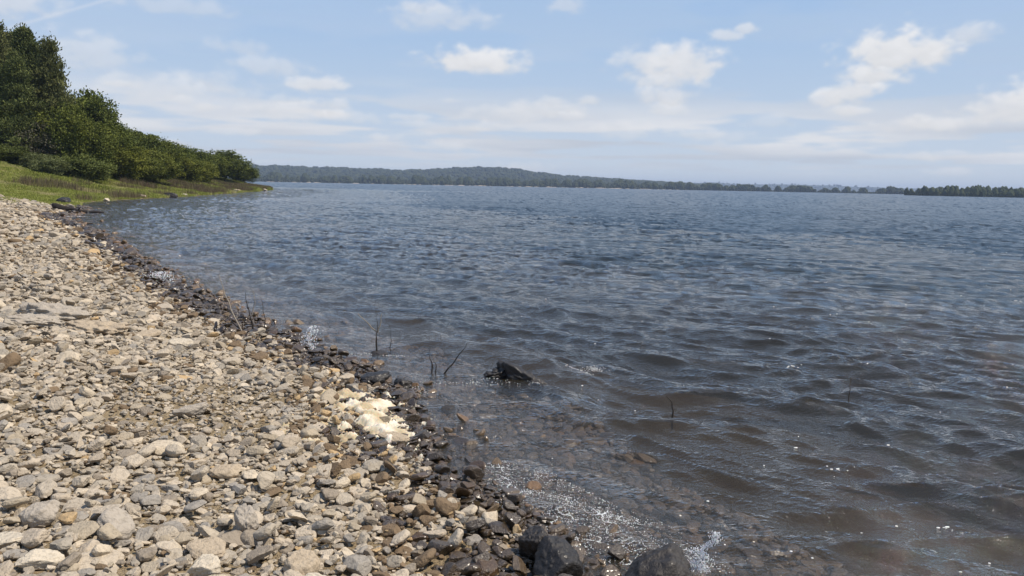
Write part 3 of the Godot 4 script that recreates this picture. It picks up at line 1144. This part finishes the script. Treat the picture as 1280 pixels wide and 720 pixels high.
func build_trees() -> void:
	var bark := plain(Color(0.075, 0.060, 0.045), 0.95)
	bark.albedo_texture = noise_texture(81, 0.03, 4, [[0.0, 0.5, 0.5, 0.5], [1.0, 1.0, 1.0, 1.0]], 256)
	bark.uv1_triplanar = true
	var leaf := leafy_material(Color(1, 1, 1), 0.5)
	var sets := {
		"pine": [crown_mesh(11, 260, 60, "pine", Color(0.066, 0.083, 0.029), Color(0.159, 0.179, 0.057)), crown_mesh(12, 260, 60, "pine", Color(0.066, 0.083, 0.029), Color(0.159, 0.179, 0.057)), crown_mesh(13, 260, 60, "pine", Color(0.074, 0.083, 0.032), Color(0.166, 0.171, 0.061))],
		"oak": [crown_mesh(21, 190, 80, "oak", Color(0.074, 0.095, 0.022), Color(0.170, 0.194, 0.042)), crown_mesh(22, 190, 80, "oak", Color(0.067, 0.085, 0.022), Color(0.158, 0.182, 0.042)), crown_mesh(23, 190, 80, "oak", Color(0.078, 0.097, 0.022), Color(0.185, 0.202, 0.042))],
		"willow": [crown_mesh(31, 200, 78, "willow", Color(0.100, 0.116, 0.022), Color(0.213, 0.222, 0.042)), crown_mesh(32, 200, 78, "willow", Color(0.091, 0.109, 0.022), Color(0.198, 0.211, 0.046))],
		"shrub": [crown_mesh(41, 150, 76, "shrub", Color(0.097, 0.114, 0.042), Color(0.213, 0.236, 0.107)), crown_mesh(42, 150, 76, "shrub", Color(0.084, 0.104, 0.031), Color(0.182, 0.208, 0.062))],
		"dead": [crown_mesh(51, 90, 26, "shrub", Color(0.075, 0.070, 0.045), Color(0.145, 0.135, 0.092))],
	}
	var trunks := []
	for i in 3:
		var rng := RandomNumberGenerator.new()
		rng.seed = 60 + i
		var pts := []
		var rad := []
		for k in 7:
			pts.append(Vector3(rng.randfn() * 0.012 * k, -0.04 + k * 0.13, rng.randfn() * 0.012 * k))
			rad.append(0.030 * (1.0 - k * 0.12))
		trunks.append(tube(pts, rad, 8, 0.3, i))
	var limbs := []
	for i in 3:
		var rng := RandomNumberGenerator.new()
		rng.seed = 90 + i
		var pts := [Vector3(0, 0.22 + 0.1 * i, 0)]
		var rad := [0.016]
		for k in 4:
			pts.append(pts[-1] + Vector3(0.07, 0.075 + rng.randf() * 0.03, rng.randfn() * 0.03))
			rad.append(0.016 * (1.0 - (k + 1) * 0.2))
		limbs.append(tube(pts, rad, 6, 0.2, i + 5))
	# kind, x, z, height of the top above the lake, width, label
	var spots := [
		["pine", -77.4, -112.0, 22.3, 10.5, ""], ["pine", -70.0, -106.0, 21.0, 10.0, ""], ["pine", -65.7, -104.0, 20.8, 10.0, ""], ["pine", -64.4, -108.0, 20.9, 9.5, ""], ["pine", -60.8, -104.0, 18.6, 8.5, ""], ["pine", -63.0, -100.0, 19.0, 8.0, ""], ["pine", -60.2, -99.0, 16.6, 7.0, ""], ["pine", -68.0, -100.0, 19.2, 8.5, ""], ["pine", -56.6, -100.0, 18.2, 7.6, "dark pine with ragged side tufts standing above the dark broadleaf trees"], ["pine", -58.3, -96.0, 15.4, 7.5, "shorter pine in front of the tall pines"],
		["oak", -54.4, -104.0, 13.6, 7.0, "dark broadleaf tree right below the ragged pine"], ["oak", -53.6, -98.0, 11.2, 5.5, ""], ["oak", -56.1, -112.0, 10.8, 6.5, ""], ["oak", -57.8, -120.0, 9.9, 6.4, ""], ["oak", -52.2, -100.0, 9.3, 6.0, ""],
		["willow", -68.9, -100.3, 11.7, 8.0, "tall yellow-green willow between the pines and the leafless grey shrub"], ["willow", -63.5, -98.1, 11.1, 7.4, "tall yellow-green willow between the pines and the leafless grey shrub"], ["willow", -59.3, -98.1, 11.4, 7.5, "tall yellow-green willow between the pines and the leafless grey shrub"], ["willow", -56.4, -99.2, 10.5, 6.3, "tall yellow-green willow between the pines and the leafless grey shrub"],
		["oak", -58.0, -126.0, 9.5, 7.4, ""], ["oak", -58.8, -134.0, 9.0, 7.6, ""], ["oak", -61.0, -146.0, 8.8, 7.6, ""], ["oak", -63.4, -160.0, 8.5, 7.8, ""], ["oak", -66.0, -176.0, 7.8, 7.6, ""], ["oak", -65.7, -184.0, 9.0, 11.4, "wide round domed tree near the tip of the grassy bank"], ["oak", -65.4, -196.0, 6.0, 7.0, "last small tree at the tip of the grassy bank"],
		["willow", -54.3, -112.0, 7.0, 6.9, "low yellow-green willow before the dark broadleaf row on the bank"], ["willow", -54.3, -122.0, 6.6, 7.3, "low yellow-green willow before the dark broadleaf row on the bank"], ["willow", -57.2, -140.0, 6.2, 6.9, "low yellow-green willow before the dark broadleaf row on the bank"], ["willow", -53.6, -117.0, 5.8, 6.0, "low yellow-green willow before the dark broadleaf row on the bank"], ["willow", -59.0, -152.0, 6.0, 6.9, "low yellow-green willow before the dark broadleaf row on the bank"],
		["dead", -56.5, -96.0, 8.9, 6.3, "leafless grey shrub between green shrubs at the wood's edge"], ["shrub", -62.8, -94.9, 5.9, 6.1, ""], ["shrub", -57.9, -92.7, 5.8, 5.2, ""], ["shrub", -54.9, -93.8, 5.1, 4.7, ""], ["shrub", -51.4, -96.0, 5.0, 6.7, "pale grey-green spreading shrub on the grass before the dark trees"], ["shrub", -52.7, -92.1, 4.5, 4.1, ""], ["shrub", -52.9, -102.8, 4.2, 4.1, "small pale shrub at the feet of the dark broadleaf trees"],
		["oak", -70.0, -150.0, 10.5, 9.0, ""], ["oak", -66.0, -132.0, 11.0, 9.0, ""], ["oak", -64.0, -118.0, 13.0, 8.5, ""], ["pine", -72.0, -118.0, 22.0, 10.0, ""], ["willow", -69.0, -95.0, 11.5, 8.0, ""],
	]
	var words := {"pine": ["pine_tree", "tall dark pine among the pines behind the willows", "pines above the wood"], "oak": ["broadleaf_tree", "dense dark green broadleaf tree in the row along the bank", "broadleaf trees along the bank"], "willow": ["willow_tree", "yellow-green bushy willow in front of the darker trees", "willows at the front of the wood"], "shrub": ["shrub", "low green shrub at the edge of the grass", "shrubs at the edge of the grass"], "dead": ["dry_shrub", "", "shrubs at the edge of the grass"]}
	var rng := RandomNumberGenerator.new()
	rng.seed = 99
	var n := 0
	for s in spots:
		var kind: String = s[0]
		var g := level(s[1], s[2])
		var high: float = s[3] - g
		var w: Array = words[kind]
		var root := base(w[0], Vector3(s[1], g, s[2]), s[5] if s[5] else w[1], "shrub" if kind in ["shrub", "dead"] else "tree", w[2])
		root.rotation.y = rng.randf() * TAU
		var lift := {"pine": 0.16, "oak": 0.10, "willow": 0.0, "shrub": -0.05, "dead": 0.0}[kind] as float
		var t := put("trunk", trunks[n % 3], bark, root)
		t.scale = Vector3(high * 0.8, high * 0.9, high * 0.8)
		for k in 0 if kind == "pine" else 3:
			var l := put("limb", limbs[(n + k) % 3], bark, t)
			l.scale = Vector3(s[4] * 0.9, high * 0.85, s[4] * 0.9) / t.scale
			l.rotation.y = TAU * (k + rng.randf() * 0.5) / 3.0
		var pool: Array = sets[kind]
		var c := put("crown", pool[n % pool.size()], leaf, root)
		c.position.y = lift * high
		c.scale = Vector3(s[4] * 1.2, high * (1.0 - lift) * 1.03, s[4] * 1.2)
		n += 1


# ------------------------------------------------------------------ grass and reeds
func tuft_mesh(seed_no: int, blades: int, spread: float, lean: float, width: float) -> ArrayMesh:
	var rng := RandomNumberGenerator.new()
	rng.seed = seed_no
	var v := PackedVector3Array()
	var idx := PackedInt32Array()
	for b in blades:
		var p := Vector3(rng.randfn() * spread, 0, rng.randfn() * spread)
		var tip := p + Vector3(rng.randfn() * lean, rng.randf_range(0.5, 1.0), rng.randfn() * lean)
		var mid := p.lerp(tip, 0.55) + Vector3(0, 0.08, 0)
		var side := Vector3(rng.randfn(), 0, rng.randfn()).normalized() * width
		var k := v.size()
		v.append_array(PackedVector3Array([p - side, p + side, mid - side * 0.8, mid + side * 0.8, tip]))
		idx.append_array(PackedInt32Array([k, k + 1, k + 2, k + 1, k + 3, k + 2, k + 2, k + 3, k + 4]))
	return pack(v, null, idx)


func build_grass() -> void:
	var rng := RandomNumberGenerator.new()
	rng.seed = 321
	var m := leafy_material(Color(1, 1, 1), 0.4)
	var where := []
	var tints := PackedColorArray()
	for k in 60000:
		var f := 50.0 + 165.0 * pow(rng.randf(), 1.5)
		var d := rng.randf_range(0.2, 17.0)
		var q := shore_point(f, d)
		if rng.randf() > grassy(q.x, q.y) * 1.15:
			continue
		var n := fine.get_noise_2d(q.x * 0.10, q.y * 0.16) * 0.5 + 0.5
		var patch := fine.get_noise_2d(q.x * 0.06 + 30.0, q.y * 0.05)
		var dry := clampf(smoothstep(0.54, 0.78, n) + (0.35 if rng.randf() < 0.15 else 0.0), 0.0, 1.0)
		var s := rng.randf_range(0.06, 0.24) * (1.0 + maxf(0.0, patch) * 2.4) * (1.0 - 0.35 * dry) * (1.0 + smoothstep(90.0, 150.0, f) * 1.1)
		where.append(Transform3D(Basis(Vector3.UP, rng.randf() * TAU).scaled(Vector3(s * 1.8, s, s * 1.8)), Vector3(q.x, level(q.x, q.y) - 0.02, q.y)))
		tints.append(Color(0.175, 0.21, 0.040).lerp(Color(0.31, 0.325, 0.080), rng.randf()).lerp(Color(0.50, 0.43, 0.24), dry * 0.8))
	tag(many("grass", tuft_mesh(1, 22, 0.22, 0.28, 0.028), m, where, tints, self), "short green grass with dry straw patches covering the bank", "grass")
	where = []
	tints = PackedColorArray()
	for k in 26000:
		var f := 70.0 + 148.0 * pow(rng.randf(), 0.8)
		var d := rng.randf_range(0.4, 9.5)
		var q := shore_point(f, d)
		var lot := noise.get_noise_2d(q.x * 0.11, q.y * 0.11) + smoothstep(95.0, 170.0, f) * 0.75 - 0.2 + (0.3 if d < 1.3 else 0.0)
		if rng.randf() > lot:
			continue
		var s := rng.randf_range(0.55, 1.15)
		where.append(Transform3D(Basis(Vector3.UP, rng.randf() * TAU).scaled(Vector3(s * 0.8, s, s * 0.8)), Vector3(q.x, level(q.x, q.y) - 0.03, q.y)))
		tints.append(Color(0.13, 0.085, 0.075).lerp(Color(0.16, 0.15, 0.06), rng.randf()))
	tag(many("reeds", tuft_mesh(2, 14, 0.28, 0.14, 0.016), m, where, tints, self), "purple-brown dry reeds standing along the bank's outer edge", "reeds")


# ------------------------------------------------------------------ driftwood and twigs
func twig(at: Vector3, label: String, parts: Array, mat: Material) -> void:
	# parts: [name, radius at the foot, points]
	var root := base("dead_twig", at, label, "twig", "dead twigs at the water's edge")
	for p in parts:
		var rad := []
		var pts := []
		var n: int = p[2].size()
		for i in n - 1:
			for s in 3:
				var t := s / 3.0
				var q: Vector3 = p[2][i].lerp(p[2][i + 1], t)
				pts.append(q + Vector3(noise.get_noise_2d(q.y * 9.0, at.x), 0, noise.get_noise_2d(q.y * 9.0, at.z)) * 0.018)
				rad.append(1.45 * p[1] * (1.0 - 0.72 * (i + t) / (n - 1)))
		pts.append(p[2][n - 1])
		rad.append(p[1] * 0.4)
		put(p[0], tube(pts, rad, 6, 0.2), p[3] if p.size() > 3 else mat, root)


func build_driftwood() -> void:
	var dark := plain(Color(0.030, 0.023, 0.018), 0.8)
	var pale := plain(Color(0.28, 0.24, 0.19), 0.9)
	twig(Vector3(-1.73, -0.08, -10.3), "forked dead twig standing in the water, dark foot and pale fork", [["stem", 0.012, [Vector3(0, -0.1, 0), Vector3(-0.01, 0.22, 0), Vector3(-0.015, 0.36, 0)]], ["branch", 0.008, [Vector3(-0.015, 0.35, 0), Vector3(-0.12, 0.45, 0), Vector3(-0.26, 0.60, 0.02)], pale], ["branch", 0.008, [Vector3(-0.015, 0.35, 0), Vector3(0.02, 0.44, 0), Vector3(0.05, 0.60, 0)], pale], ["branch", 0.003, [Vector3(-0.01, 0.38, 0), Vector3(-0.02, 0.55, 0), Vector3(-0.015, 0.74, 0)]]], dark)
	twig(Vector3(-1.62, -0.08, -10.6), "thin bent twig right beside the forked twig", [["stem", 0.005, [Vector3(0, -0.1, 0), Vector3(0.02, 0.18, 0), Vector3(-0.02, 0.42, 0)]]], dark)
	twig(Vector3(-3.72, -0.02, -11.4), "dark upright dead twig with side shoots among the wet stones", [["stem", 0.013, [Vector3(0.02, -0.1, 0), Vector3(-0.01, 0.20, 0), Vector3(-0.06, 0.42, 0)]], ["branch", 0.006, [Vector3(-0.05, 0.38, 0), Vector3(-0.10, 0.50, 0), Vector3(-0.09, 0.62, 0)]], ["branch", 0.006, [Vector3(0.0, 0.30, 0), Vector3(0.03, 0.46, 0), Vector3(0.02, 0.66, 0)], pale]], dark)
	twig(Vector3(-3.56, -0.02, -11.45), "short thin twig beside the dark upright twig", [["stem", 0.006, [Vector3(0.02, -0.1, 0), Vector3(0.0, 0.25, 0), Vector3(-0.05, 0.55, 0)]]], dark)
	twig(Vector3(-3.78, 0.0, -11.2), "long pale bare stem leaning towards the shingle", [["stem", 0.010, [Vector3(0.05, -0.05, 0.05), Vector3(-0.12, 0.28, 0), Vector3(-0.27, 0.60, 0), Vector3(-0.34, 0.88, -0.02)], pale], ["branch", 0.005, [Vector3(-0.05, 0.12, 0.02), Vector3(-0.20, 0.24, 0.0), Vector3(-0.34, 0.42, 0.02)], dark], ["branch", 0.004, [Vector3(-0.02, 0.1, 0.02), Vector3(0.10, 0.16, 0.0), Vector3(0.24, 0.14, 0.02)], dark]], pale)
	twig(Vector3(-0.92, -0.08, -9.25), "two stubby dark sticks in the water near the breaking wave", [["stem", 0.010, [Vector3(0.0, -0.1, 0), Vector3(-0.01, 0.14, 0), Vector3(-0.02, 0.24, 0)]], ["stem", 0.008, [Vector3(0.05, -0.1, 0.05), Vector3(0.04, 0.12, 0.05), Vector3(0.035, 0.22, 0.05)]], ["branch", 0.003, [Vector3(-0.02, 0.2, 0), Vector3(-0.03, 0.36, 0), Vector3(-0.04, 0.52, 0)]]], dark)
	twig(Vector3(-0.84, -0.06, -9.15), "slanting dark twig rising from the water to one side", [["stem", 0.009, [Vector3(-0.03, -0.1, 0), Vector3(0.10, 0.13, 0), Vector3(0.25, 0.30, 0), Vector3(0.33, 0.44, 0)]]], dark)
	twig(Vector3(1.61, -0.08, -7.75), "small curved dark twig alone in open water", [["stem", 0.008, [Vector3(0.0, -0.1, 0), Vector3(0.02, 0.10, 0), Vector3(0.0, 0.18, 0), Vector3(-0.07, 0.25, 0)]]], dark)
	twig(Vector3(3.7, -0.08, -8.54), "thin straight dark reed stalk alone in open water", [["stem", 0.005, [Vector3(0.0, -0.1, 0), Vector3(-0.005, 0.15, 0), Vector3(-0.01, 0.32, 0)]]], dark)
	# logs in the little cove
	var bark := plain(Color(0.045, 0.035, 0.028), 0.8)
	bark.albedo_texture = noise_texture(91, 0.03, 4, [[0.0, 0.45, 0.45, 0.45], [1.0, 1.0, 1.0, 1.0]], 256)
	bark.uv1_triplanar = true
	var a := Vector3(-28.6, level(-28.6, -50.2) + 0.25, -50.2)
	var b := Vector3(-26.5, 0.06, -50.1)
	var log := base("driftwood_log", a, "dark driftwood log running from the shingle into the cove", "log")
	var pts := []
	var rad := []
	for i in 12:
		pts.append((b - a) * (i / 11.0) + Vector3(0, 0.04 * sin(i * 1.3), 0.05 * sin(i * 0.9)))
		rad.append(0.17 - 0.007 * i)
	put("trunk", tube(pts, rad, 12, 0.5, 3), bark, log)
	put("branch_stub", tube([pts[8], pts[8] + Vector3(0.15, 0.16, 0.05), pts[8] + Vector3(0.25, 0.22, 0.1)], [0.06, 0.045, 0.03], 8, 0.3, 4), bark, log)
	var f := base("floating_log", Vector3(-26.15, 0.03, -50.5), "short dark log floating flat in the cove", "log")
	put("trunk", tube([Vector3(-0.42, 0, 0), Vector3(-0.1, 0.03, 0), Vector3(0.2, 0.02, 0.02), Vector3(0.5, 0.0, 0)], [0.06, 0.085, 0.08, 0.05], 10, 0.4, 8), bark, f)


# ------------------------------------------------------------------ foam and spray
func surface_y(x: float, z: float) -> float:
	wave(x, z)
	return wave_out[1]


func build_foam() -> void:
	var rng := RandomNumberGenerator.new()
	rng.seed = 808
	var b := ico(1)
	var bubble := pack(b[0], b[0], b[1])
	var white := plain(Color(1, 1, 1), 0.35)
	white.vertex_color_use_as_albedo = true
	white.subsurf_scatter_enabled = true
	white.subsurf_scatter_strength = 0.15
	# the wash of foam off the boulders, lacy
	var where := []
	var tints := PackedColorArray()
	# [x, z, half length, half width, turn, tries, threshold]
	for s in [[0.32, -5.36, 1.0, 0.38, -58.0, 80000, 0.30], [0.74, -4.92, 0.6, 0.34, -50.0, 22000, 0.32], [-0.05, -5.9, 0.4, 0.14, -58.0, 5000, 0.5], [1.1, -4.5, 0.22, 0.14, 0.0, 4000, 0.3], [-1.05, -8.5, 0.30, 0.10, -50.0, 2500, 0.3], [-0.55, -8.75, 0.5, 0.08, -8.0, 2500, 0.4], [0.95, -9.6, 0.32, 0.14, -5.0, 3600, 0.35], [0.0, -8.9, 0.5, 0.12, -4.0, 3000, 0.42], [-1.75, -10.15, 0.45, 0.10, -4.0, 1800, 0.45], [-7.75, -17.4, 0.75, 0.22, -40.0, 3500, 0.1], [-5.0, -13.4, 0.6, 0.15, -40.0, 1800, 0.2], [-2.6, -10.35, 0.25, 0.12, -40.0, 1500, 0.2], [-12.4, -25.0, 1.2, 0.2, -48.0, 1600, 0.1], [-18.5, -34.5, 1.6, 0.3, -48.0, 1400, 0.1], [-25.0, -45.4, 1.8, 0.3, -10.0, 1500, 0.1]]:
		for k in s[5]:
			var p := Vector2(rng.randf_range(-1, 1), rng.randf_range(-1, 1))
			if p.length() > 1.0:
				continue
			var q := Vector2(p.x * s[2], p.y * s[3]).rotated(-deg_to_rad(s[4]))
			var x: float = s[0] + q.x
			var z: float = s[1] + q.y
			var freq := 7.0 if -s[1] < 12.0 else 2.0
			var net := minf(absf(noise.get_noise_2d(x * freq, z * freq)), absf(noise.get_noise_2d(x * freq * 2.1 + 5.0, z * freq * 2.1)) + 0.03)
			var thick := 0.9 * (1.0 - smoothstep(0.02, 0.13, net)) - 0.25 + noise.get_noise_2d(x * 2.6, z * 2.6) * 0.7
			if rng.randf() > 0.015 + 0.5 * smoothstep(s[6] - 0.25 + p.length() * 0.3, s[6] + 0.35 + p.length() * 0.3, thick):
				continue
			var r: float = rng.randf_range(0.0014, 0.0040) * clampf(-s[1] / 6.0, 1.0, 4.5)
			where.append(Transform3D(Basis.IDENTITY.scaled(Vector3(r, r * 0.7, r)), Vector3(x, maxf(surface_y(x, z), level(x, z) + 0.01) + r * 0.2, z)))
			tints.append(Color(0.74, 0.74, 0.72) * rng.randf_range(0.75, 1.0))
	# flecks of foam drifting on the lake
	for k in 120:
		var f := 4.5 + 30.0 * pow(rng.randf(), 1.7)
		var x := rng.randf_range(-0.2, 0.85) * f
		var z := -f
		if inland(x, z) > -0.8:
			continue
		var cluster := 1 + int(rng.randf() < 0.14) * (2 + rng.randi() % 7)
		for j in cluster:
			var cx := x + rng.randfn() * 0.06 * int(j > 0)
			var cz := z + rng.randfn() * 0.05 * int(j > 0)
			var r := rng.randf_range(0.002, 0.0075) * (1.0 + f * 0.05)
			where.append(Transform3D(Basis(Vector3.UP, rng.randf() * TAU).scaled(Vector3(r * rng.randf_range(1.0, 1.8), r * 0.5, r)), Vector3(cx, surface_y(cx, cz) + r * 0.15, cz)))
			tints.append(Color(0.80, 0.79, 0.75))
	tag(many("foam", bubble, white, where, tints, self), "white bubbly foam and flecks on the water along the shore", "foam")
	# cream foam washed up on the stones: one froth sheet that sinks between them at its edge
	var cream := plain(Color(1, 1, 1), 0.85)
	cream.vertex_color_use_as_albedo = true
	cream.subsurf_scatter_enabled = true
	cream.subsurf_scatter_strength = 0.2
	var spots := [[-1.58, -7.75, 0.17], [-1.42, -7.42, 0.20], [-1.22, -7.05, 0.22], [-1.05, -6.78, 0.15], [-1.25, -7.62, 0.13], [-1.34, -6.50, 0.10], [-1.0, -6.52, 0.07]]
	var fv := PackedVector3Array()
	var fi := PackedInt32Array()
	var fc := PackedColorArray()
	var nx := 110
	var nz := 160
	for j in nz:
		for i in nx:
			var x := -1.95 + i * 0.0115
			var z := -8.1 + j * 0.0115
			var mass := 0.0
			for s in spots:
				var q: float = Vector2(x - s[0], z - s[1]).length_squared() / (s[2] * s[2])
				mass += exp(-q * 1.5)
			var n := fine.get_noise_2d(x * 5.0, z * 5.0)
			var bubbly := absf(noise.get_noise_2d(x * 34.0, z * 34.0)) * 0.026 + absf(noise.get_noise_2d(x * 80.0, z * 80.0)) * 0.013
			var thick := clampf(mass * 0.95 + n * 0.75 - 0.12, -0.4, 1.0)
			fv.append(Vector3(x, level(x, z) - 0.01 + 0.13 * thick - 0.045 * thick * thick + bubbly, z))
			var white_share := clampf(0.45 + noise.get_noise_2d(x * 4.0 + 7.0, z * 4.0) * 0.9 + (x + 1.25) * 1.3, 0.0, 1.0)
			fc.append(Color(0.44, 0.36, 0.22).lerp(Color(0.70, 0.65, 0.53), white_share))
			if i > 0 and j > 0:
				var p := (j - 1) * nx + i - 1
				if fv[p].y > level(fv[p].x, fv[p].z) - 0.03 or fv[p + nx + 1].y > level(x, z) - 0.03:
					fi.append_array(PackedInt32Array([p, p + 1, p + nx, p + 1, p + nx + 1, p + nx]))
	var froth := put("washed_up_foam", pack(fv, normals_of(fv, fi), fi, fc), cream, self)
	froth.set_meta("kind", "stuff")
	tag(froth, "patch of cream froth lying on the stones at the waterline", "foam")
	# spray thrown up where waves hit the stones
	for s in [["splash jet beside the dark boulder in the water", Vector3(1.08, 0.0, -4.42), 0.24, 0.07, 900, Vector2(0.10, 0.0)], ["small splash against the wet stones near the forked twig", Vector3(-2.68, 0.0, -10.3), 0.34, 0.13, 420, Vector2(0.12, 0.0)], ["low splash breaking over black stones farther along the shore", Vector3(-7.75, 0.0, -17.3), 0.20, 0.50, 420, Vector2(0.2, 0.0)]]:
		where = []
		tints = PackedColorArray()
		var scale_by := clampf(-s[1].z / 5.0, 1.0, 3.0)
		for k in s[4]:
			var t := rng.randf()
			var u := pow(t, 1.3)
			var wobble := noise.get_noise_2d(u * 4.0, s[1].x) * 0.06
			var thin: float = s[3] * (1.0 - u * 0.55) * 0.5
			var p: Vector3 = s[1] + Vector3(s[5].x * u + wobble + rng.randfn() * thin, u * s[2], rng.randfn() * thin * 0.6)
			var r := rng.randf_range(0.0010, 0.0030) * scale_by
			where.append(Transform3D(Basis(Vector3.RIGHT, rng.randf() * TAU).scaled(Vector3(r, r * 1.6, r)), p))
			tints.append(Color(0.84, 0.85, 0.86))
		tag(many(numbered("splash"), bubble, white, where, tints, self), s[0], "splash", "splashes along the shore")
